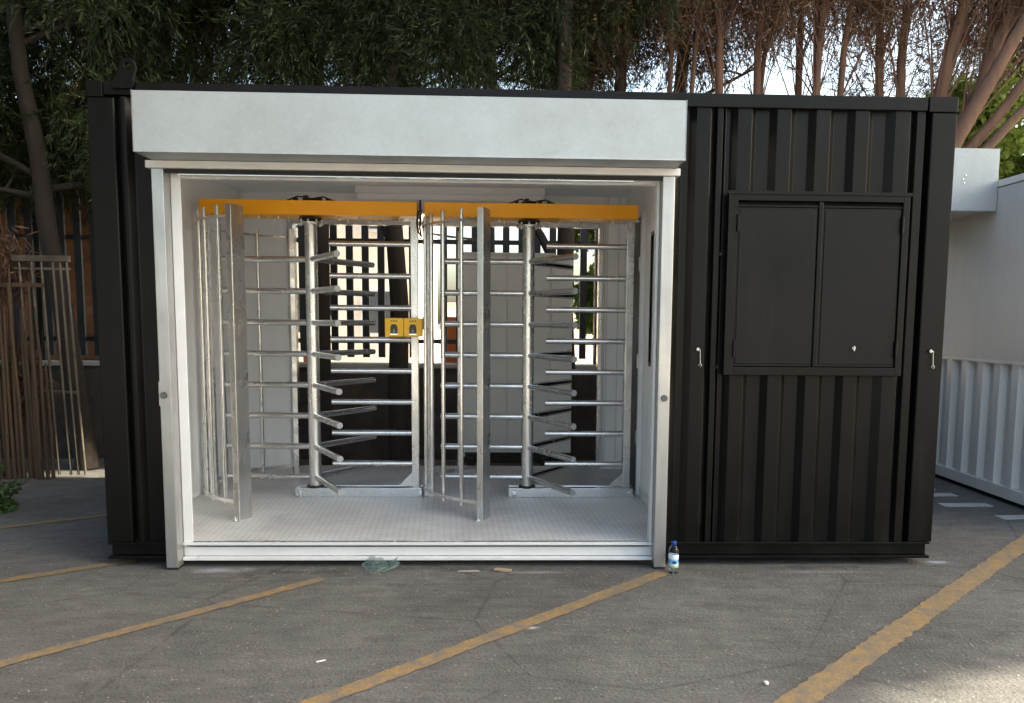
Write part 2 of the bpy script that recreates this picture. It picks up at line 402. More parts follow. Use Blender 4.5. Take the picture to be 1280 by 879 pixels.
# rear wall
obj('rear_wall', box(.018, .412, YB, YB + .06, .105, ZC), 'white', cab)
obj('rear_wall', box(2.978, XR, YB, YB + .06, .105, ZC), 'white', cab)
obj('rear_header', box(.412, 2.978, YB, YB + .06, 2.262, ZC), 'white', cab)
fm = MB(); fm.box(.412, .455, YB - .03, YB + .09, ZF, 2.232); fm.box(2.945, 2.978, YB - .03, YB + .09, ZF, 2.232); fm.box(.4555, 2.9445, YB - .03, YB + .05, 2.138, 2.178); fm.box(.412, 2.978, YB - .03, YB + .09, 2.2325, 2.2615)
obj('rear_frame', fm, 'galv', cab, .003)
tr = MB()
for x in (2.992, 3.012, 3.105): tr.box(x, x + .008, YB - .004, YB - .0005, ZF, ZC)
obj('cover_strip', tr, 'white_trim', cab)
obj('rear_outer_wall', box(XR + .051, W - .018, D - .03, D - .004, .105, 2.55), 'black', cab)
ro = MB(); ro.box(.018, .41, YB + .062, D - .004, .105, 2.55); ro.box(.41, XR + .05, YB + .092, D - .004, 2.262, 2.55)
obj('rear_outer_wall', ro, 'black', cab)
# outer frame
def flanged(x0, x1):
    m = MB(); m.box(x0 + .012, x1 - .012, .022, .05, .058, .122)          # web
    m.box(x0, x1, -.004, .05, .040, .056); m.box(x0, x1, -.002, .05, .122, .134); return m
obj('base_rail', flanged(.0, .34), 'black', cab, .002); obj('base_rail', flanged(3.11, W - .01), 'black', cab, .002)
bs = MB(); bs.box(.02, .06, .06, D, .03, .10); bs.box(W - .06, W - .02, .06, D, .03, .10); bs.box(.02, W - .02, D - .06, D - .02, .03, .10)
for x in (1.1, 2.2, 3.3): bs.box(x, x + .06, .08, D - .07, .03, .10)
obj('under_frame', bs, 'black', cab)
m = MB()
m.box(.41, 3.04, .012, .016, .054, .118)
m.box(.414, 3.036, -.022, .011, .036, .053); m.box(.414, 3.036, -.012, .011, .119, .134)
obj('door_sill', m, 'white_trim', cab, .002)
obj('top_rail', box(.246, 4.478, -.004, .10, 2.528, 2.60), 'black', cab, .004)
for x0, x1 in ((.0, .085), (4.486, W)):
    obj('corner_casting', box(x0, x1, -.008, .14, 2.522, 2.604), 'black', cab, .004)
obj('top_rail', box(.087, .243, -.004, .10, 2.534, 2.60), 'black', cab, .004)
cp = [(0, .11), (0, 0), (.132, 0), (.138, .006), (.138, .11)]
obj('corner_post', MB().prism(cp, 'z', .136, 2.520), 'black', cab, .003)
obj('corner_post', MB().prism([(W - x, y) for x, y in cp][::-1], 'z', .136, 2.520), 'black', cab, .003)
# lifting eye
lug = []
for i in range(13):
    a = math.radians(-20 + 200 * i / 12); lug.append((.228 + .044 * math.cos(a), 2.672 + .044 * math.sin(a)))
lug += [(.168, 2.625), (.140, 2.601), (.140, 2.560), (.255, 2.560), (.255, 2.61)]
def plate_with_hole(outline, c, r, y0, y1):
    m = MB(); n = 48; ins = []; out = []
    L = [Vector((x, 0, z)) for x, z in outline]; tot = []
    for k in range(n):
        a = 2 * PI * k / n; d = Vector((math.cos(a), 0, math.sin(a))); best = 9
        o = Vector((c[0], 0, c[1]))
        for i in range(len(L)):
            p, q = L[i], L[(i + 1) % len(L)]; e = q - p; den = d.x * e.z - d.z * e.x
            if abs(den) < 1e-9: continue
            t = ((p.x - o.x) * e.z - (p.z - o.z) * e.x) / den; s = ((p.x - o.x) * d.z - (p.z - o.z) * d.x) / den
            if t > 0 and -1e-6 <= s <= 1 + 1e-6 and t < best: best = t
        ins.append((c[0] + r * d.x, c[1] + r * d.z)); out.append((o.x + best * d.x, o.z + best * d.z))
    vs = [(x, y, z) for y in (y0, y1) for ring in (ins, out) for x, z in ring]
    fs = []
    for k in range(n):
        j = (k + 1) % n
        fs += [(k, j, n + j, n + k), (2 * n + j, 2 * n + k, 3 * n + k, 3 * n + j), (n + k, n + j, 3 * n + j, 3 * n + k), (j, k, 2 * n + k, 2 * n + j)]
    m.add(vs, fs); return m
obj('lifting_eye', plate_with_hole(lug, (.228, 2.674), .017, -.030, -.009), 'black', cab, .003)
# ribbed cladding
YO, YI = .012, .042
def ribs(x0, n, pitch=.2145):
    p = []
    for k in range(n):
        x = x0 + k * pitch
        p += [(x, YI), (x + .036, YO), (x + .112, YO), (x + .141, YI)]
    return p
poly = [(3.09, YO), (3.115, YO), (3.150, YI)] + ribs(3.188, 1)[0:3] + [(3.332, YI), (3.336, YO + .002), (3.368, YO + .002), (3.370, YI), (3.376, YI), (3.378, YO + .002), (3.385, YO + .002), (3.390, YI)]
poly += ribs(3.412, 4) + [(4.270, YI), (4.313, YO), (4.396, YO), (4.418, YI), (4.432, YO), (4.478, YO), (4.480, YI + .03), (4.507, YI + .03)]
obj('ribbed_cladding', MB().profz(poly, .134, 2.529), 'black', cab, .0035)
poly = [(.138, .05), (.160, .05), (.165, YO), (.188, YO), (.219, YI), (.300, YI), (.312, YO), (.350, YO)]
obj('ribbed_cladding', MB().profz(poly, .134, 2.529), 'black', cab, .0035)
obj('header_panel', box(.34, 3.12, .008, .03, 2.20, 2.53), 'black', cab)
stp = MB()
for x0, x1 in ((3.135, 3.165), (3.12, 3.322)): stp.box(x0, x1, .0445, .050, 2.50, 2.527)
obj('rib_closer', stp, 'black', cab)
# hatch
hf = MB(); X0, X1, Z0, Z1 = 3.402, 4.400, 1.088, 2.082
hf.box(X0, X0 + .052, -.026, YO, Z0, Z1); hf.box(X1 - .036, X1, -.026, YO, Z0, Z1)
hf.box(X0 + .052, X1 - .036, -.026, YO, Z1 - .046, Z1); hf.box(X0 + .052, X1 - .036, -.026, YO, Z0, Z0 + .046)
hf.box(X0 - .008, X1 + .008, -.031, -.0265, Z1 - .014, Z1 + .006)
hatch = obj('hatch_frame', hf, 'black', cab, .003)
l1 = MB(); l1.box(3.457, 3.897, -.014, YO, 1.137, 2.003); l1.box(3.466, 3.886, -.019, -.0145, 1.152, 1.990)
lf = obj('hatch_leaf', l1, 'black_smooth', hatch, .004)
l2 = MB(); l2.box(3.926, 4.361, -.014, YO, 1.137, 2.003); l2.box(3.936, 4.352, -.019, -.0145, 1.152, 1.990)
rt = obj('hatch_leaf', l2, 'black_smooth', hatch, .004)
obj('meeting_strip', box(3.8985, 3.9245, -.024, YO, 1.135, 2.035), 'black', hatch, .004)
ss = MB(); ss.prism([(-.002, 2.035), (YO, 2.035), (YO, 2.005), (-.022, 2.005)], 'x', 3.455, 3.8975); ss.prism([(-.002, 2.035), (YO, 2.035), (YO, 2.005), (-.022, 2.005)], 'x', 3.9255, 4.363)
obj('drip_ledge', ss, 'black_smooth', hatch)
for z in (1.235, 1.915):
    obj('hinge', MB().tube((3.455, -.03, z - .045), (3.455, -.03, z + .045), .008, 10), 'black', hatch)
    obj('hinge', MB().tube((4.363, -.03, z - .045), (4.363, -.03, z + .045), .008, 10), 'black', hatch)
hm = MB(); hm.tube((4.128, -.019, 1.242), (4.128, -.026, 1.242), .010, 16); hm.box(4.125, 4.131, -.033, -.026, 1.226, 1.254)
obj('turn_handle', hm, 'latch_metal', hatch)
for x in (3.262, 4.570):
    y = -.002 if x > 4 else .010
    lm = MB(); lm.tube((x, y, 1.228), (x, y - .014, 1.228), .011, 14, .009); lm.tube((x + .012, y - .012, 1.224), (x + .014, y - .016, 1.148), .0024, 8)
    pts = [(x + .014 + .008 * math.sin(t), y - .016, 1.140 - .008 * math.cos(t) + .0) for t in np.linspace(0, 5.2, 9)]
    lm.sweep(pts, [.0021] * 9, 6); lm.tube((x, y - .010, 1.238), (x + .013, y - .013, 1.222), .003, 8)
    obj('cabin_latch', lm, 'latch_metal', cab)
for x, z in ((3.36, 1.75), (3.36, 1.13), (4.60, .42)): obj('screw_head', MB().tube((x + .012, .014, z), (x + .012, .006, z), .009, 10), 'black', cab)

# roller shutter housing, head and guides
sb = MB(); sb.box(.363, 3.101, -.300, -.006, 2.190, 2.482)
hs = obj('shutter_box', sb, 'shutter', cab, .003)
edge = MB(); edge.box(3.1012, 3.1032, -.3015, -.006, 2.188, 2.484); edge.box(.361, .3628, -.3015, -.006, 2.188, 2.484); edge.box(.363, 3.101, -.3035, -.3005, 2.1875, 2.196)
obj('edge_trim', edge, 'guide', hs)
obj('shutter_head', box(.322, 3.122, -.085, .007, 2.150, 2.188), 'white_trim', cab, .003)
hl = MB(); hl.box(.414, 3.036, -.060, -.050, 2.128, 2.1495); hl.box(.414, 3.036, -.028, -.018, 2.134, 2.1495)
obj('curtain_slot', hl, 'rubber', cab)
obj('bottom_lath', box(.47, 2.88, -.047, -.030, 2.120, 2.1490), 'galv', cab, .002)
for x0, x1, lx in ((.348, .412, .372), (3.030, 3.096, 3.066)):
    gd = MB(); gd.box(x0, x1, -.080, .006, .012, 2.149)
    go = obj('guide_rail', gd, 'guide', cab, .004)
    obj('rubber_foot', box(x0 + .003, x1 - .003, -.077, .0, .0, .0115), 'rubber', go)
    obj('lock_plate', box(lx - .026, lx + .026, -.0822, -.0805, .905, 1.035), 'guide', go)
    obj('lock', MB().tube((lx, -.0825, .962), (lx, -.096, .962), .019, 18, .017).tube((lx, -.0965, .962), (lx, -.098, .962), .010, 12), 'lock_metal', go)
    for z in (.25, .7, 1.3, 1.62, 2.0):
        xx = x1 + .0005 if lx > 1 else x0 - .0005
        obj('rivet', MB().tube((xx, -.03, z), (xx + (.006 if lx > 1 else -.006), -.03, z), .006, 8), 'chrome', go)
# white lining of the opening
li = MB(); li.box(.4135, .466, .004, .0115, .1345, 2.150); li.box(.414, .428, .012, .018, .1345, 2.16)
li.box(3.014, 3.0285, -.004, .0115, .1345, 2.150); li.box(.466, 3.014, .004, .0115, 2.118, 2.149)
obj('opening_trim', li, 'white_trim', cab, .002)
ht = MB(); ht.box(.018, XR, .055, .07, 2.118, ZC); ht.box(.018, .43, .055, .07, .139, 2.117); ht.box(3.0165, XR - .001, .055, .07, .139, 2.117)
ht.box(.431, 3.016, .0305, .0545, 2.118, 2.128); ht.box(.420, .430, .012, .0545, .139, 2.117); ht.box(3.0165, 3.0265, .012, .0545, .139, 2.117)
obj('front_inner_lining', ht, 'white', cab)
obj('floor_edge', box(.466, 3.013, -.002, .0115, .1345, .1405), 'galv', cab)

# ------------------------------------------------------------------ ceiling light
lt = empty('ceiling_light', (1.75, 1.93, ZC), 'long white fluorescent light fixed under the bay ceiling, switched off', 'light')
obj('lamp_body', box(1.03, 2.48, 1.90, 1.97, 2.332, 2.389), 'lamp_body', lt, .004)
obj('diffuser', MB().prism([(1.905, 2.3315), (1.965, 2.3315), (1.955, 2.292), (1.915, 2.292)], 'x', 1.045, 2.465), 'white', lt, .003)

# ------------------------------------------------------------------ turnstiles
def make_turnstile():
    ax, ay = .857, 1.22
    t = empty('turnstile', (ax, ay, ZF), 'left full height galvanised turnstile with orange beam, beside the bare white wall', 'turnstile', 'full height turnstiles in the cabin')
    zs = [.274 + .2152 * k for k in range(8)]
    col = MB(); col.tube((ax, ay, .215), (ax, ay, 2.015), .0415, 28)
    rotor = obj('rotor', col, 'galv_post', t)
    fl = MB(); fl.tube((ax, ay, 2.015), (ax, ay, 2.027), .088, 28); pass
    for k in range(8):
        a = k * PI / 4; fl.tube((ax + .072 * math.cos(a), ay + .072 * math.sin(a), 2.006), (ax + .072 * math.cos(a), ay + .072 * math.sin(a), 2.045), .007, 8)
    obj('flange', fl, 'galv_post', rotor)
    obj('spindle', MB().tube((ax, ay, 2.0275), (ax, ay, 2.0655), .034, 18).tube((ax, ay, 2.046), (ax, ay, 2.058), .075, 20), 'rubber', rotor)
    obj('collar', MB().tube((ax, ay, .2), (ax, ay, .2148), .058, 24), 'rubber', rotor)
    for a in (57, 178, -62):
        c, s = math.cos(math.radians(a)), math.sin(math.radians(a))
        for z in zs:
            m = MB(); m.tube((ax + .036 * c, ay + .036 * s, z), (ax + .61 * c, ay + .61 * s, z), .0205, 16)
            o = obj('rotor_arm', m, 'galv', rotor, .0015); o.data.materials.append(M['end_cap']); o.data.polygons[-1].material_index = 1
    # top beam: an open tray with the drive mechanism on it
    b = MB(); x0, x1 = .155, 1.592
    b.box(x0, x1, 1.10, 1.105, 2.066, 2.160); b.box(x0, x1, 1.335, 1.340, 2.066, 2.160); b.box(x0, x1, 1.106, 1.334, 2.066, 2.072)
    b.box(x0, x0 + .005, 1.106, 1.334, 2.073, 2.160); b.box(x1 - .005, x1, 1.106, 1.334, 2.073, 2.160)
    beam = obj('top_beam', b, 'orange', t, .0015)
    mc = MB(); mc.box(ax - .16, ax + .16, 1.12, 1.32, 2.075, 2.150); mc.tube((ax, ay, 2.151), (ax, ay, 2.185), .05, 20)
    for dx, h in ((-.14, .022), (-.10, .035), (-.03, .05), (.06, .04), (.12, .03), (.15, .022)):
        mc.box(ax + dx, ax + dx + .028, 1.15, 1.19, 2.151, 2.150 + h)
    mc.sweep([(ax - .13, 1.14, 2.165), (ax - .06, 1.13, 2.190), (ax + .03, 1.14, 2.176), (ax + .11, 1.13, 2.188), (ax + .17, 1.14, 2.166)], [.005] * 5, 6)
    obj('drive_unit', mc, 'rubber', beam)
    for x in (ax - .52, ax - .33, ax - .20, ax + .21, ax + .34, ax + .56):
        obj('bolt', MB().tube((x, 1.16, 2.0655), (x, 1.16, 2.042), .008, 8), 'chrome', beam); obj('bolt', MB().tube((x + .03, 1.30, 2.0655), (x + .03, 1.30, 2.045), .008, 8), 'chrome', beam)
    # fixed comb side
    px = ax + .703
    ps = MB(); ps.box(px - .025, px + .025, ay - .025, ay + .025, ZF + .001, 2.052)
    post = obj('side_post', ps, 'galv_post', t, .003)
    obj('head_plate', box(px - .09, px + .05, ay - .06, ay + .06, 2.0525, 2.0655), 'galv', post)
    gs = MB(); gs.prism([(px - .026, ZF + .075), (px - .026, ZF + .17), (px - .12, ZF + .075)], 'y', ay - .004, ay + .004)
    obj('gusset', gs, 'galv', post)
    for k in range(8):
        z = .369 + .2173 * k
        obj('comb_bar', MB().tube((px - .026, ay, z), (ax + .125, ay, z), .0195, 16), 'galv', t, .0015)
    ch = MB(); bx0, bx1 = ax - .131, px + .045
    ch.box(bx0, bx1, ay - .05, ay - .045, ZF + .001, ZF + .066); ch.box(bx0, bx1, ay + .045, ay + .05, ZF + .001, ZF + .066); ch.box(bx0, bx1, ay - .0445, ay + .0445, ZF + .054, ZF + .062)
    base = obj('base_channel', ch, 'galv', t, .002)
    for x in (bx0 + .03, bx1 - .02):
        obj('bolt', MB().tube((x, ay - .0505, ZF + .03), (x, ay - .060, ZF + .03), .013, 6), 'chrome', base)
        obj('bolt', MB().tube((x + .015, ay - .075, ZF + .001), (x + .015, ay - .075, ZF + .03), .011, 8), 'chrome', base)
    # curved guard
    R = .712
    def P(a, r=R): return ax + r * math.cos(math.radians(a)), ay + r * math.sin(math.radians(a))
    for a in (136, 150, 164, 192, 206, 219, 233):
        x, y = P(a); top = 2.062 if a > 170 else 2.035
        obj('guard_tube', MB().tube((x, y, .200), (x, y, top), .0135, 12), 'galv', t)
    x, y = P(180, .70)
    obj('side_post', box(x - .02, x + .02, y - .02, y + .02, ZF + .001, 2.064), 'galv_post', t, .003)
    obj('foot_clamp', box(x - .026, x + .026, y - .026, y + .026, ZF + .0005, ZF + .095), 'galv', t, .003)
    for zc, hh in ((1.990, .008), (.235, .011)):
        rg = MB(); n = 34; vs = []
        for i in range(n + 1):
            a = 118 + (246 - 118) * i / n
            for r in (R + .0145, R + .0195):
                x, y = P(a, r); vs += [(x, y, zc - hh), (x, y, zc + hh)]
        fs = []
        for i in range(n):
            o = 4 * i; fs += [(o, o + 1, o + 5, o + 4), (o + 2, o + 6, o + 7, o + 3), (o, o + 4, o + 6, o + 2), (o + 1, o + 3, o + 7, o + 5)]
        rg.add(vs, fs); obj('guard_hoop', rg, 'galv', t)
    x, y = P(247.5, .745)
    gp = MB(); gp.box(x - .02, x + .02, y - .06, y + .06, ZF + .001, 2.050, rot=math.radians(-20))
    gpo = obj('guard_post', gp, 'galv_post', t, .003)
    fb = MB(); fb.box(x - .045, x + .0, y - .075, y - .015, ZF + .0005, ZF + .006); fb.tube((x - .032, y - .058, ZF + .006), (x - .032, y - .058, ZF + .028), .010, 6)
    obj('foot_plate', fb, 'galv', gpo)
    x, y = P(115, .745)
    obj('guard_post', box(x - .02, x + .02, y - .045, y + .045, ZF + .001, 2.055, rot=math.radians(25)), 'galv_post', t, .003)
    return t
ts1 = make_turnstile()
ts2 = copy_tree(ts1); ts2.location.x += 1.487
ts2['label'] = 'right full height galvanised turnstile with orange beam, next to the black office door'
# twin card readers on the middle post
for i, x in enumerate((1.376, 1.502)):
    cr = obj('card_reader', box(x, x + .1245, 1.060, 1.125, 1.262, 1.388), 'yellow_box', ts1, .006)
    cx = x + .062
    w = MB(); w.prism([(cx - .024, 1.283), (cx + .024, 1.283), (cx + .024, 1.325), (cx + .015, 1.345), (cx - .015, 1.345), (cx - .024, 1.325)], 'y', 1.0555, 1.0595)
    obj('reader_window', w, 'dark_glass', cr)
    obj('symbol', MB().prism([(cx - .009, 1.290), (cx + .009, 1.290), (cx + .006, 1.306), (cx, 1.318), (cx - .006, 1.306)], 'y', 1.0545, 1.0553), simple('reader_symbol', (.10, .16, .19), .3), cr)
    obj('reader_lip', box(cx - .026, cx + .026, 1.050, 1.0595, 1.275, 1.2825), 'chrome', cr)
    d = MB()
    for k in (-1, 0, 1): d.tube((cx + k * .017, 1.0598, 1.367), (cx + k * .017, 1.0575, 1.367), .0048, 10)
    obj('status_light', d, 'rubber', cr)
cb = obj('junction_box', box(1.62, 1.655, 1.150, 1.190, 1.31, 1.40), 'galv', ts1, .004)
pts = [(1.615, 1.09, 2.17), (1.618, 1.085, 2.08), (1.612, 1.088, 1.99), (1.622, 1.09, 1.93), (1.60, 1.11, 1.96), (1.592, 1.10, 2.02), (1.60, 1.095, 2.10)]
obj('loose_cable', MB().sweep(pts, [.007] * 7, 8), 'rubber', ts1)

# ------------------------------------------------------------------ bottle, film, litter
bt = empty('water_bottle', (3.128, -.142, 0), 'small clear water bottle with a blue cap standing by the guide rail', 'bottle')
prof = [(.0, .003), (.022, .0), (.027, .006), (.0275, .03), (.0262, .033), (.0275, .037), (.0275, .108), (.0262, .112), (.0275, .117), (.026, .130), (.020, .146), (.0125, .156), (.0125, .162)]
obj('bottle_body', MB().lathe(prof, (3.128, -.142, 0)), 'pet', bt)
lab = obj('bottle_label', MB().lathe([(.0281, .034), (.0283, .036), (.0283, .106), (.0281, .108)], (3.128, -.142, 0)), 'label', bt)
em = MB()
vs = []
for i in range(9):
    a = math.radians(-118 + 56 * i / 8)
    h = .010 * math.sin(PI * i / 8) + .002
    for z in (.062 - h * .3, .062 + h): vs.append((3.128 + .0287 * math.cos(a), -.142 + .0287 * math.sin(a), z))
em.add(vs, [(2 * i, 2 * i + 2, 2 * i + 3, 2 * i + 1) for i in range(8)], True)
obj('emblem', em, 'label_dark', lab)
obj('bottle_cap', MB().lathe([(.0, .178), (.0138, .178), (.0145, .176), (.0145, .159), (.013, .158)], (3.128, -.142, 0)), 'cap', bt)
def lump(name, c, rx, ry, h, mat, seed, label, cat, n=22, peaks=()):
    r = random.Random(seed); m = MB(); vs = []
    rings = 7
    for i in range(rings):
        f = i / (rings - 1)
        for k in range(n):
            a = 2 * PI * k / n
            q = (1 - f) ** .8 * (1 + .28 * math.sin(3 * a + seed) + .16 * math.sin(7 * a + 2 * i))
            z = h * f * (1 + .3 * math.sin(2 * a + seed + i) + .2 * r.random())
            vs.append((c[0] + rx * q * math.cos(a), c[1] + ry * q * math.sin(a), .003 + max(0, z)))
    m.add(vs, [(i * n + k, i * n + (k + 1) % n, (i + 1) * n + (k + 1) % n, (i + 1) * n + k) for i in range(rings - 1) for k in range(n)])
    return tag(obj(name, m, mat, origin=(c[0], c[1], 0)), label, cat)
fm = MB(); r = random.Random(8); nx, ny = 26, 12; vv = []
for j in range(ny + 1):
    for i in range(nx + 1):
        u, v = i / nx, j / ny
        x = 1.42 + .19 * u + .012 * math.sin(9 * v + 3 * u); tip = 1 - abs(u - .42) * 1.5
        y = -.02 - v * (.055 + .12 * max(0, tip)) + .008 * math.sin(14 * u)
        z = .006 + (1 - v) * .030 * (1 + .5 * math.sin(7 * u)) + .014 * abs(math.sin(11 * u + 4 * v)) * (1 - v * .6) + r.uniform(0, .003)
        vv.append((x, y, z))
fm.add(vv, [(j * (nx + 1) + i, j * (nx + 1) + i + 1, (j + 1) * (nx + 1) + i + 1, (j + 1) * (nx + 1) + i) for j in range(ny) for i in range(nx)])
tag(obj('plastic_wrap', fm, 'film', origin=(1.53, -.06, 0)), 'crumpled green translucent plastic wrap poking out under the door sill', 'plastic wrap')
def scrap(name, x, y, l, w, h, a, mat, label, cat, group=None):
    m = MB(); pr = [(-l / 2, -w / 2), (-l * .1, -w * .62), (l / 2, -w * .35), (l * .46, w * .4), (0, w * .55), (-l * .45, w * .45)]
    c, s = math.cos(a), math.sin(a)
    m.prism([(x + p * c - q * s, y + p * s + q * c) for p, q in pr], 'z', .0045, .0045 + h)
    return tag(obj(name, m, mat, origin=(x, y, 0)), label, cat, group)
scrap('timber_offcut', 2.0, -.13, .12, .014, .006, .08, 'wood_pale', 'thin pale timber strip lying below the door sill, left one', 'wood scrap')
scrap('timber_offcut', 2.19, -.115, .10, .030, .010, -.3, 'wood', 'brown splintered wood scrap below the door sill, right of the pale strip', 'wood scrap')
scrap('litter_stick', 1.47, -1.32, .038, .006, .004, .5, 'paper', 'small white stick on the asphalt left of the middle yellow line', 'litter')
scrap('litter_stick', 5.05, -.50, .035, .012, .004, -.5, 'paper', 'small white scrap on the asphalt right of the widest yellow line', 'litter')
scrap('litter_stick', 3.21, -1.55, .018, .016, .008, .2, 'paper', 'white lump on the asphalt at the near end of the widest yellow line', 'litter')
pb = MB(); r = random.Random(5)
for i in range(260):
    if i < 170: x, y = r.uniform(.9, 4.7), -.16 + r.gauss(0, .05)
    else: x, y = r.uniform(-.8, 5.6), r.uniform(-1.6, .2)
    if .35 < x < .42: continue
    s = r.uniform(.002, .006); a = r.random() * 3
    pb.add([(x + s * math.cos(a + k * 2.09), y + s * math.sin(a + k * 2.09), .001) for k in range(3)] + [(x, y, s * 1.1)], [(0, 1, 3), (1, 2, 3), (2, 0, 3)])
tag(obj('gravel_grit', pb, simple('grit', (.25, .23, .21), .9, var=.5, scale=3)), 'loose pale grit scattered on the asphalt', 'grit', kind='stuff')

# ------------------------------------------------------------------ the pale cabin on the right
rc = empty('site_cabin', (7.3, 2.6, 0), 'pale grey cabin with a flat upper panel and ribbed lower panel at the right edge', 'cabin')
CX = 6.07
obj('cabin_body', box(CX + .05, 8.6, 0.6, 4.6, .05, 2.46), 'cabin_flat', rc)
obj('flat_panel', box(CX, CX + .048, 0.6, 4.6, 1.085, 2.455), 'cabin_flat', rc)
pl = []; y = .617
while y < 4.5:
    pl += [(CX + .004, y), (CX + .004, y + .085), (CX + .044, y + .115), (CX + .044, y + .200)]; y += .237
obj('ribbed_panel', MB().profz([(a, b) for a, b in pl], .13, 1.083), 'cabin_rib', rc)
obj('cabin_base_rail', box(CX - .006, CX + .05, 0.6, 4.6, .035, .128), 'cabin_rib', rc, .004)
obj('joint_strip', box(CX - .004, CX + .003, 0.6, 4.6, 1.078, 1.10), 'cabin_rib', rc)
obj('roof_edge', box(CX - .006, 8.6, 0.6, 4.6, 2.462, 2.515), 'cabin_rib', rc, .004)
jt = MB()
for y in (1.5, 2.7, 3.9): jt.box(CX - .002, CX - .0005, y, y + .014, 1.102, 2.453)
obj('cover_strip', jt, 'cabin_flat', rc)
obj('roof_shadow_gap', box(CX + .02, CX + .047, 0.6, 4.6, 2.4555, 2.4615), 'rubber', rc)
sbx = obj('shutter_box', box(5.700, 6.058, 2.0, 4.4, 2.285, 2.748), 'cabin_flat', rc, .003)
obj('end_plate', box(5.690, 6.064, 1.985, 1.999, 2.275, 2.758), 'shutter', sbx, .002)
for x, z in ((5.78, 2.52), (5.80, 2.55), (5.79, 2.49)): obj('rivet', MB().tube((x, 1.984, z), (x, 1.979, z), .006, 8), 'galv', sbx)

# ------------------------------------------------------------------ behind the cabin
lw = empty('boundary_wall', (0, 3.62, 0), 'low dark weathered brick wall running behind the cabin', 'wall')
obj('brickwork', box(-9, 9, 3.55, 3.77, 0, .905), 'brick_low', lw)
obj('coping', box(-9, 9, 3.53, 3.79, .907, .948), 'concrete', lw, .006)
pf = empty('palisade_fence', (1.5, 3.66, .95), 'black steel palisade fence standing on the low brick wall', 'fence')
for z in (1.165, 2.14): obj('rail', box(-2.6, 4.6, 3.672, 3.70, z - .022, z + .022), 'pale_paint', pf)
x = -2.59
while x < 4.5:
    z1 = 2.50 + .01 * math.sin(x * 9)
    p = MB(); p.prism([(x, 1.005), (x + .066, 1.005), (x + .066, z1), (x + .033, z1 + .12), (x, z1)], 'y', 3.640, 3.670)
    obj('pale', p, 'pale_paint', pf); x += .1525
for px in (-2.4, .34, 3.05):
    obj('fence_post', box(px, px + .06, 3.701, 3.76, .949, 2.4), 'pale_paint', pf)
hp = empty('hoarding_panel', (2.2, 2.78, 0), 'pale grey sheet steel panel standing behind the right turnstile', 'panel')
q = [(1.815, 2.78)]
xx = 1.815
while xx < 2.58:
    q += [(xx + .175, 2.78), (xx + .179, 2.788), (xx + .187, 2.788), (xx + .191, 2.78)]; xx += .191
q[-1] = (2.59, 2.78)
obj('sheet', MB().profz(q, .20, 1.955), 'grey_panel', hp)
fm = MB(); fm.box(1.80, 1.815, 2.775, 2.80, .16, 1.97); fm.box(2.5915, 2.606, 2.775, 2.80, .16, 1.97); fm.box(1.8155, 2.591, 2.775, 2.80, 1.956, 1.97)
obj('panel_frame', fm, 'grey_panel', hp)
ft = MB(); ft.box(1.84, 1.90, 2.70, 2.95, 0, .1595); ft.box(2.50, 2.56, 2.70, 2.95, 0, .1595); ft.box(1.80, 2.606, 2.79, 2.82, .10, .1595)
obj('panel_foot', ft, 'bark_dark', hp)

bw = empty('brick_building', (-4, 5.8, 0), 'shaded orange brick wall behind the trees at the left edge', 'building')
obj('wall', box(-11, -.75, 5.6, 5.9, 0, 3.3), 'brick_orange', bw)
obj('coping', box(-11.05, -.7, 5.55, 5.95, 3.301, 3.38), 'concrete', bw)

fb = empty('rendered_house', (-3, 17, 0), 'sunlit cream rendered house seen between the fence pales', 'house')
obj('wall', box(-9, -.15, 15, 22, .01, 5.2), 'cream', fb)
obj('roof', MB().prism([(14.6, 5.201), (22.4, 5.201), (18.5, 7.6)], 'x', -9.4, .15), 'roof_tile', fb)
for x, z in ((-4.6, 1.0), (-2.9, 1.0), (-1.3, 1.0), (-4.6, 3.4), (-2.9, 3.4), (-1.3, 3.4)):
    f = MB(); f.box(x, x + .9, 14.94, 14.985, z, z + 1.1)
    w = obj('window', f, 'white_trim', fb); obj('pane', box(x + .07, x + .83, 14.92, 14.935, z + .07, z + 1.03), 'far_window', w)
bp = empty('brick_pier', (-1.62, 9, 0), 'tall orange brick pier in sun between the fence pales', 'pier')
obj('shaft', box(-1.16, -.80, 9, 9.36, .005, 4.2), 'brick_orange', bp); obj('pier_cap', box(-1.22, -.74, 8.94, 9.42, 4.201, 4.3), 'concrete', bp)
wb = empty('garden_wall', (2, 24, 0), 'long white wall in sun beyond the palisade fence', 'wall')
obj('wall_face', box(-.1, 14, 23.5, 23.8, .01, 1.9), 'cream', wb); obj('coping', box(-.14, 14.04, 23.46, 23.84, 1.901, 1.98), 'concrete', wb)
br = empty('plastic_barrier', (1.45, 6.2, 0), 'bright orange plastic barrier standing beyond the palisade fence', 'barrier')
obj('panel', MB().prism([(1.34, .10), (1.62, .10), (1.62, 1.32), (1.57, 1.42), (1.39, 1.42), (1.34, 1.32)], 'y', 6.17, 6.23), 'barrier', br, .01)
bf = MB(); bf.box(1.25, 1.35, 5.95, 6.45, .0, .099); bf.box(1.56, 1.66, 5.95, 6.45, .0, .099); obj('foot', bf, 'rubber', br)

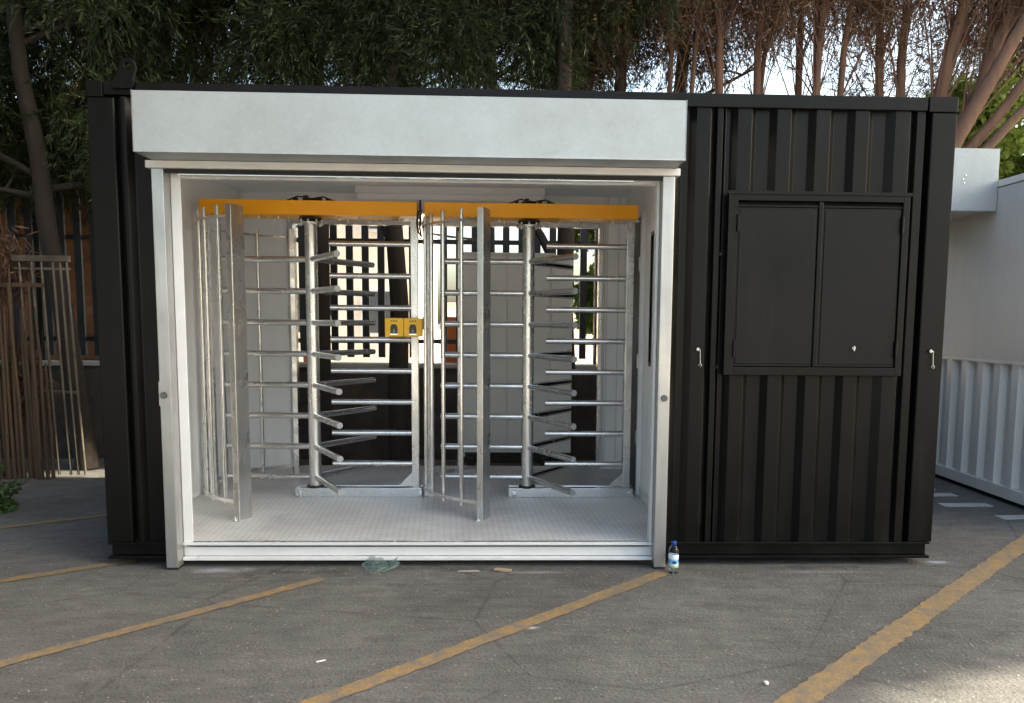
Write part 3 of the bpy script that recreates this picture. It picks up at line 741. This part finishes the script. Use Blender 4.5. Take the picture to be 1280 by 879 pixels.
# left yard: steel gate leaf and split paling fence
M['rusty'] = simple('rusty_galvanised_bar', (.17, .14, .11), .5, metal=.5, var=.4, scale=7)
gt = empty('steel_gate_leaf', (-1.7, 2.62, 0), 'rusty barred steel gate leaf propped upright beside the trunk at left', 'gate')
m = MB(); m.box(-1.955, -1.49, 2.585, 2.635, 1.835, 1.885); m.box(-1.955, -1.49, 2.595, 2.625, 1.765, 1.785)
obj('head_rail', m, 'rusty', gt, .003)
m = MB(); m.tube((-1.80, 2.63, .74), (-1.50, 2.63, .73), .012, 8)
obj('cross_rail', m, 'rusty', gt)
for i, x in enumerate((-1.90, -1.80, -1.72, -1.625, -1.565, -1.51)):
    b = .05 + .02 * (i / 5)
    obj('bar', MB().sweep([(x, 2.60, 1.83), (x + .4 * b, 2.60, 1.0), (x + b, 2.60, .02)], [.0105] * 3, 8), 'rusty', gt)
pfz = empty('paling_fence', (-2.4, 2.55, 0), 'rough brown split paling fence at the left edge', 'fence')
r = random.Random(2)
x = -3.2
while x < -1.66:
    h = r.uniform(2.1, 2.9) if x < -2.02 else r.uniform(1.2, 1.95) - (x + 2.02) * .8; rr = r.uniform(.010, .022); l = r.uniform(-.05, .04) - .03; yy = 2.52 + r.uniform(-.03, .03)
    pts = [(x, yy, 0), (x + l * .3 + r.uniform(-.008, .008), yy, h * .4), (x + l * .6 + r.uniform(-.01, .01), yy, h * .7), (x + l, yy, h)]
    obj('paling', MB().sweep(pts, [rr, rr * .9, rr * .8, rr * .5], 7), 'timber', pfz); x += rr * 2 + r.uniform(.0, .014)
for z in (.30, 1.62): obj('rail', box(-3.25, -1.7, 2.565, 2.59, z, z + .035), 'timber', pfz)

# ------------------------------------------------------------------ trees
SUN = Vector((.765, -.035, .64)).normalized()
# gaps cut through the unseen shading crowns to shape flecks of sun below
r = random.Random(12)
HOLES = [(r.uniform(3.5, 5.6), r.uniform(-3.4, -1.42), r.uniform(.22, .5), r.uniform(.17, .32)) for _ in range(34)]
HOLES += [(r.uniform(-2.3, -1.1), r.uniform(2.0, 2.95), r.uniform(.4, .8), r.uniform(.13, .20)) for _ in range(9)]
HOLES += [(-1.45, 2.68, 1.1, .36), (-1.5, 3.05, .9, .2), (4.35, -1.70, .7, .36), (3.95, -1.62, .3, .22), (4.0, -1.95, .5, .3), (3.72, -1.72, .40, .26), (4.18, -1.42, .26, .20), (3.4, -2.2, .5, .3), (.7, 5.8, 1.4, .7)]
def leaf_mesh(name, clumps, mat, parent=None, size=(.10, .03), droop=.5, seed=1, shell=.0, spray=0, spray_len=.34, holes=None):
    g = np.random.default_rng(seed); P = []
    for (cx, cy, cz, rx, ry, rz, n) in clumps:
        u = g.normal(size=(n, 3)); u /= np.linalg.norm(u, axis=1)[:, None]
        rad = g.random(n) ** (1 / 2.2); rad = shell + (1 - shell) * rad
        wob = 1 + .22 * np.sin(u[:, 0] * 5 + cx * 3) * np.cos(u[:, 2] * 4 + cy * 5)
        P.append(np.array([cx, cy, cz]) + u * (rad * wob)[:, None] * np.array([rx, ry, rz]))
    P = np.concatenate(P); P = P[g.permutation(len(P))]; n = len(P)
    if holes is not None:
        f = P[:, 2] / SUN.z; hx = P[:, 0] - SUN.x * f; hy = P[:, 1] - SUN.y * f; keep = np.ones(n, bool)
        for (gx, gy, rx, ry) in holes: keep &= ((hx - gx) / rx) ** 2 + ((hy - gy) / ry) ** 2 > 1
        P = P[keep]; n = len(P)
    if spray:
        k = max(1, n // spray); O = P[:k]; D = g.normal(size=(k, 3)); D[:, 2] -= droop * 2.2; D /= np.linalg.norm(D, axis=1)[:, None]
        T = g.random((k, spray)); n = k * spray
        P = O[:, None, :] + D[:, None, :] * (T * spray_len)[:, :, None] + np.array([0, 0, -.25]) * (T * T * spray_len)[:, :, None]
        P = (P + g.normal(size=P.shape) * .012).reshape(-1, 3)
        d = np.repeat(D, spray, 0) + g.normal(size=(n, 3)) * .30
    else:
        d = g.normal(size=(n, 3)); d[:, 2] -= droop * 2.0
    d /= np.linalg.norm(d, axis=1)[:, None]
    s = np.cross(d, g.normal(size=(n, 3))); s /= np.linalg.norm(s, axis=1)[:, None]
    L = size[0] * (.55 + .9 * g.random(n))[:, None]; Wd = size[1] * (.6 + .8 * g.random(n))[:, None]
    V = np.stack([P, P + d * L * .45 + s * Wd, P + d * L, P + d * L * .5 - s * Wd], 1).reshape(-1, 3)
    org = np.array(ORG[parent.name] if parent else (0, 0, 0)); V = V - org
    me = bpy.data.meshes.new(name); me.vertices.add(4 * n); me.loops.add(4 * n); me.polygons.add(n)
    me.vertices.foreach_set('co', V.astype(np.float32).ravel()); me.loops.foreach_set('vertex_index', np.arange(4 * n, dtype=np.int32))
    me.polygons.foreach_set('loop_start', np.arange(0, 4 * n, 4, dtype=np.int32)); me.update(calc_edges=True); me.validate()
    me.materials.append(M[mat]); o = bpy.data.objects.new(name, me); COL.objects.link(o)
    if parent: o.parent = parent
    ORG[o.name] = Vector(org); return o
def limb(m, p, q, r0, r1, r, bend=.12, n=6, sides=8):
    p, q = Vector(p), Vector(q); pts = []; L = (q - p).length
    off = Vector((r.uniform(-1, 1), r.uniform(-1, 1), r.uniform(-.3, .5))) * bend * L
    for i in range(n + 1):
        f = i / n; pts.append(p.lerp(q, f) + off * math.sin(PI * f) + Vector((r.uniform(-1, 1), r.uniform(-1, 1), 0)) * .0045 * L * (f > 0))
    m.sweep(pts, [r0 + (r1 - r0) * (i / n) ** .8 for i in range(n + 1)], sides); return pts
def tree(name, base, top, rad, label, clumps, seed, bark='bark', leaf='conifer', size=(.13, .028), droop=.5, limbs=9, spread=1.2, zmin=2.4, extra=None, holes=None, group='trees behind the cabin', up=.5, bend=.006):
    t = empty(name, base, label, 'tree', group); r = random.Random(seed); m = MB()
    pts = limb(m, base, top, rad, rad * .35, r, bend, 10, 12)
    for i in range(limbs):
        f = r.uniform(.25, .95); k = min(int(f * 10), 9); p = pts[k].lerp(pts[k + 1], f * 10 - k)
        if p.z < zmin: continue
        a = r.uniform(0, 2 * PI); l = spread * r.uniform(.5, 1.1)
        q = p + Vector((math.cos(a) * l, math.sin(a) * l, l * up * r.uniform(.2, 1.4)))
        rr = rad * (.42 - .22 * f)
        pp = limb(m, p, q, rr, rr * .3, r, .1, 5, 6)
        for j in range(2):
            b = pp[r.randint(2, 4)]; limb(m, b, b + Vector((r.uniform(-.5, .5), r.uniform(-.5, .5), r.uniform(-.1, .6))) * l, rr * .4, rr * .12, r, .1, 4, 5)
    for e in (extra or []): limb(m, *e, r, .06, 8, 9)
    obj('trunk', m, bark, t)
    if clumps:
        if leaf == 'conifer':
            needles = 'conifer_dry' if seed in (2, 3, 5, 7, 8, 9, 31, 34) else 'conifer'
            vis = lambda c: c[1] > 1.5 and c[2] - c[5] < 3.35 + .372 * max(c[1], 3)
            lo = [(*c[:6], int(c[6] * 2.2)) for c in clumps if vis(c)]; hi = [(c[0], c[1], c[2], c[3] * 1.2, c[4] * 1.2, c[5] * 1.2, 520) for c in clumps if not vis(c)]
            cr = None
            if lo: leaf_mesh('crown', lo, needles, t, (.078, .0050), droop, seed, spray=30, spray_len=.48)
            if hi: leaf_mesh('upper_crown', hi, leaf, t, (.26, .055), droop, seed + 100)
        else: leaf_mesh('crown', clumps, leaf, t, size, droop, seed, holes=holes)
    return t
def clump_box(x0, x1, y0, y1, z0, z1, k, rr, n, seed):
    r = random.Random(seed); return [(r.uniform(x0, x1), r.uniform(y0, y1), r.uniform(z0, z1), rr * r.uniform(.6, 1.2), rr * r.uniform(.6, 1.2), rr * r.uniform(.6, 1.3), n) for _ in range(k)]
GR = 'trees behind the cabin'
tree('conifer_tree', (-1.62, 3.0, 0), (-2.4, 3.1, 7), .105, 'dark leaning trunk standing left of the cabin beside the gate leaf', clump_box(-3.4, -.5, 2.6, 4.4, 2.9, 6.2, 34, .52, 2200, 1), 1, bark='bark_dark', limbs=12, zmin=1.8)
tree('conifer_tree', (-3.4, 4.4, 0), (-3.2, 4.5, 8), .14, 'dense dark conifer at the far left in front of the brick wall', clump_box(-5.4, -1.6, 3.8, 5.4, 3.0, 6.5, 48, .58, 2000, 2), 2, bark='bark_dark')
tree('conifer_tree', (-2.25, 4.9, 0), (-2.3, 4.9, 8), .07, 'slim dark trunk before the brick wall between the paling fence and the cabin', clump_box(-3.0, -.6, 4.4, 5.4, 3.4, 6.8, 24, .55, 2200, 9), 9, bark='bark_dark', limbs=7)
tree('conifer_tree', (.15, 4.6, 0), (.1, 4.7, 8), .13, 'dark conifer over the lifting eye with drooping sprays', clump_box(-1.2, 1.2, 3.9, 5.6, 3.8, 6.6, 24, .52, 2000, 3), 3, bark='bark_dark')
tree('conifer_tree', (1.205, 3.02, 0), (1.21, 3.06, 7.5), .102, 'straight dark trunk seen through the left turnstile beside the card readers', clump_box(.3, 2.3, 3.1, 4.6, 4.3, 6.6, 18, .46, 1900, 4), 4, limbs=8, zmin=2.8, bark='bark_dark', extra=[((1.2, 3.02, 1.85), (.75, 3.2, 2.9), .055, .03)])
tree('conifer_tree', (2.71, 3.02, 0), (2.68, 3.1, 7.5), .102, 'brown trunk seen through the right turnstile beside the grey panel', clump_box(1.9, 3.5, 3.1, 4.8, 4.3, 6.6, 17, .46, 1900, 5), 5, limbs=8, zmin=2.6, extra=[((2.7, 3.02, 1.75), (2.2, 3.15, 2.6), .05, .03)])
FRONT = clump_box(.0, 1.9, 2.85, 3.1, 3.75, 4.9, 16, .30, 1500, 77) + clump_box(1.9, 3.6, 3.15, 3.4, 3.7, 4.9, 14, .30, 1500, 78)
tree('conifer_tree', (.48, 3.05, 0), (.46, 3.15, 7), .085, 'thin dark trunk behind the left rotor', clump_box(-.5, 1.2, 3.2, 4.4, 4.2, 6.2, 18, .45, 2000, 6) + FRONT, 6, bark='bark_dark', limbs=6, zmin=2.8)
tree('conifer_tree', (1.9, 6.5, 0), (1.95, 6.6, 9), .14, 'green conifer further back above the shutter box middle', clump_box(.2, 3.8, 5.8, 7.6, 4.9, 8.2, 22, .6, 2000, 7), 7)
tree('conifer_tree', (3.3, 4.4, 0), (3.45, 4.5, 8), .10, 'conifer with brown trunk above the right end of the shutter box', clump_box(2.5, 4.2, 4.0, 5.4, 4.1, 7.0, 24, .5, 2200, 8), 8)
# bare red stems on the right
def fan(base, tops, rad, label, seed, twn=12000, low=4.4, side=4):
    r = random.Random(seed); t = empty('red_stem_tree', base, label, 'tree', GR); m = MB(); tw = []
    for k, tp in enumerate(tops):
        rr = rad * r.uniform(.6, 1)
        pts = limb(m, base, tp, rr, rr * .4, r, .02, 12, 9)
        v = (Vector(tp) - Vector(base)).normalized()
        for i in range(4, 11):
            for _ in range(side):
                p = pts[i]
                if p.z < low - 1.1: continue
                q = p + v * r.uniform(.6, 1.4) + Vector((r.uniform(-.5, .5), r.uniform(-.4, .4), r.uniform(-.1, .3)))
                limb(m, p, q, rr * .17, rr * .03, r, .02, 5, 5)
                if p.z > low - 1: tw.append((q.x, q.y, q.z, .32, .32, .50, max(20, twn // (24 * len(tops)))))
    obj('trunk', m, 'bark_red', t)
    leaf_mesh('crown', tw, 'twigs', t, (.20, .0052), -.6, seed)
    return t
fan((3.95, 3.9, 0), [(3.6, 4.1, 7), (4.25, 4.2, 7)], .060, 'red stemmed tree above the left end of the ribbed wall', 21)
fan((4.5, 4.1, 0), [(4.3, 4.2, 7), (4.9, 4.3, 7), (5.3, 4.6, 7)], .065, 'red stemmed tree above the left hatch leaf', 22)
fan((5.10, 4.0, 0), [(5.05, 4.2, 7), (5.5, 4.1, 7)], .06, 'red stemmed tree above the middle of the hatch', 23)
fan((5.45, 4.0, 1.2), [(5.25, 4.2, 7), (5.95, 4.2, 7)], .065, 'forked red stemmed tree above the right hatch leaf', 26)
fan((6.05, 4.0, 1.0), [(5.9, 4.2, 7), (6.5, 4.3, 7)], .075, 'red stemmed tree with a flared foot above the right hatch edge', 27)
fan((6.15, 3.8, 2.0), [(7.7, 3.9, 6), (7.2, 3.9, 6.3), (8.3, 4.0, 6.0)], .10, 'leaning red stemmed tree rising from behind the cabin right corner', 24, side=7)
fan((5.6, 3.1, 1.9), [(8.2, 3.4, 5.3), (8.8, 3.4, 5.2), (7.9, 3.6, 5.7)], .095, 'strongly leaning pale barked limbs over the pale shutter box', 25, low=5.0, twn=6000, side=7)
tree('conifer_tree', (4.6, 7.5, 0), (4.7, 7.6, 9), .15, 'dark conifer behind the red stems', clump_box(2.6, 7.4, 6.2, 8.6, 5.95, 8.3, 50, .56, 2200, 31), 31, bark='bark_dark')
tree('conifer_tree', (8.4, 6.4, 0), (8.5, 6.5, 9), .15, 'dark conifer behind the leaning limbs at the right edge', clump_box(6.4, 10.5, 5.8, 7.8, 3.7, 8.0, 36, .62, 2000, 34), 34, bark='bark_dark')
tree('broadleaf_tree', (9.2, 5.6, 0), (9.3, 5.7, 5), .12, 'bright green leafy tree above the pale cabin at right', clump_box(7.2, 11, 4.9, 6.2, 2.0, 3.9, 34, .5, 1500, 32), 32, leaf='bright_leaf', size=(.085, .032), droop=.2, zmin=1)
tree('broadleaf_tree', (4.1, 5.6, 0), (4.1, 5.7, 4), .06, 'small bright leafed tree seen through the right bay behind the trunk', clump_box(3.1, 4.4, 5.2, 6.4, 1.5, 3.2, 14, .38, 900, 33), 33, leaf='bright_leaf', size=(.09, .036), droop=.2, zmin=.8, limbs=6, spread=.6)
tree('conifer_tree', (-4.6, -1.2, 0), (-4.6, -1.2, 8), .16, 'unseen dark conifer added left of the yard to darken the ground there', clump_box(-6.0, -.6, -4.5, .2, 4.3, 7.5, 60, .85, 10, 61) + clump_box(-5.4, -3.4, -6.0, 1.2, .7, 5.0, 80, .8, 10, 62), 61, bark='bark_dark', group='unseen trees placed to shade the yard')  # unseen tree and hedge, added to cut skylight on the left ground
dc = empty('dry_climber', (-2.2, 2.66, 0), 'dry brown climbing growth tangled on the paling fence', 'climbing plant')
m = MB(); r = random.Random(14)
for i in range(26): x = r.uniform(-3.0, -1.75); limb(m, (x, 2.66, 0), (x + r.uniform(-.15, .15), 2.66 + r.uniform(-.05, .08), r.uniform(1.2, 2.6)), .007, .003, r, .03, 6, 5)
obj('stems', m, 'timber', dc)
leaf_mesh('dry_leaves', [(r.uniform(-3.1, -1.8), 2.68, r.uniform(.5, 2.5), .16, .07, .30, 260) for _ in range(30)], 'twigs', dc, (.11, .007), .5, 15)
sh = empty('small_shrub', (-1.42, 1.36, 0), 'small green shrub growing at the left edge beside the path', 'shrub')
m = MB(); r = random.Random(4)
for i in range(9): limb(m, (-1.42, 1.36, 0), (-1.42 + r.uniform(-.2, .18), 1.36 + r.uniform(-.2, .2), r.uniform(.12, .3)), .006, .002, r, .1, 4, 5)
obj('stems', m, 'bark', sh); leaf_mesh('leaves', [(-1.52, 1.38, .10, .20, .24, .12, 420), (-1.75, 1.55, .17, .24, .22, .20, 520), (-1.36, 1.30, .05, .12, .12, .06, 90)], 'shrub_leaf', sh, (.05, .014), .1, 41)
# unseen trees outside the frame, placed along the sun direction to shade the yard
def shade_tree(dist, aim, ext, k, n, seed, label, tr=2.6):
    c = Vector(aim) + SUN * dist; r = random.Random(seed); cl = []
    for _ in range(k):
        q = Vector((c.x + r.uniform(-1, 1) * ext[0], c.y + r.uniform(-1, 1) * ext[1], c.z + r.uniform(-1, 1) * ext[2]))
        cl.append((q.x, q.y, q.z, .95, .95, .8, n))
    tree('broadleaf_tree', (c.x + .5, c.y + tr, 0), (c.x, c.y + tr * .8, c.z + 1), .3, label, cl, seed, leaf='shrub_leaf', size=(.34, .13), droop=.2, limbs=16, spread=3, zmin=5, group='unseen trees placed to shade the yard', holes=HOLES)
shade_tree(17, (.4, -1.6, 0), (2.6, 2.9, 2.6), 46, 560, 51, 'large unseen broad tree far right, placed so its canopy shades the yard')
shade_tree(19, (3.6, -1.9, 1.0), (2.6, 2.6, 2.6), 46, 560, 52, 'second large unseen broad tree far right, placed to shade the right of the yard')
shade_tree(18, (.6, 3.3, 3.6), (2.4, 2.4, 2.6), 46, 560, 53, 'third large unseen broad tree far right, placed to shade the trees behind the cabin')
shade_tree(20, (4.3, 2.9, 2.4), (2.6, 2.4, 2.6), 50, 560, 54, 'fourth large unseen broad tree far right, placed to shade the grey panel and pale cabin')

# ------------------------------------------------------------------ light, sky, camera
S = SUN
w = bpy.data.worlds.new('World'); SC.world = w; w.use_nodes = True; nt = w.node_tree
sky = nt.nodes.new('ShaderNodeTexSky'); sky.sky_type = 'NISHITA'; sky.sun_disc = False
sky.sun_elevation = math.asin(S.z); sky.sun_rotation = math.atan2(S.x, S.y); sky.air_density = 1; sky.dust_density = 5.0; sky.ozone_density = 1
bg = nt.nodes['Background']; bg.inputs[1].default_value = .15; nt.links.new(sky.outputs[0], bg.inputs[0])
sl = bpy.data.lights.new('sun', 'SUN'); sl.energy = 4.0; sl.angle = math.radians(.53); sl.color = (1, .93, .82)
so = bpy.data.objects.new('sun', sl); COL.objects.link(so); so.rotation_euler = S.to_track_quat('Z', 'Y').to_euler(); so.location = (8, -3, 12)

yaw, pitch, roll = .0361, .1059, .0093
def camrot():
    B = np.array([[1, 0, 0], [0, 0, -1], [0, 1, 0.]]); c, s = math.cos, math.sin
    Ry = np.array([[c(yaw), 0, -s(yaw)], [0, 1, 0], [s(yaw), 0, c(yaw)]])
    Rx = np.array([[1, 0, 0], [0, c(pitch), -s(pitch)], [0, s(pitch), c(pitch)]])
    Rz = np.array([[c(roll), -s(roll), 0], [s(roll), c(roll), 0], [0, 0, 1]])
    return Rz @ Rx @ Ry @ B
Rm = camrot()
cd = bpy.data.cameras.new('camera'); co = bpy.data.objects.new('camera', cd); COL.objects.link(co)
mw = Matrix.Identity(4)
for i in range(3): mw[i][0] = Rm[0][i]; mw[i][1] = -Rm[1][i]; mw[i][2] = -Rm[2][i]
mw.translation = (2.2308, -4.5325, 1.3740); co.matrix_world = mw
cd.sensor_fit = 'HORIZONTAL'; cd.sensor_width = 36; cd.lens = 1027.67 / 1280 * 36
cd.shift_x = (640 - 676.175) / 1280; cd.shift_y = (511.04 - 439.5) / 1280
cd.clip_start = .05; cd.clip_end = 1000
SC.camera = co
vs = SC.view_settings; vs.view_transform = 'Standard'; vs.look = 'None'; vs.exposure = 2.16; vs.use_white_balance = True; vs.white_balance_temperature = 7250; vs.white_balance_tint = 3; vs.gamma = 1; vs.use_curve_mapping = False
SC.render.resolution_x = 1024; SC.render.resolution_y = 703
SC.cycles.max_bounces = 10; SC.cycles.transparent_max_bounces = 8; SC.cycles.use_denoising = True
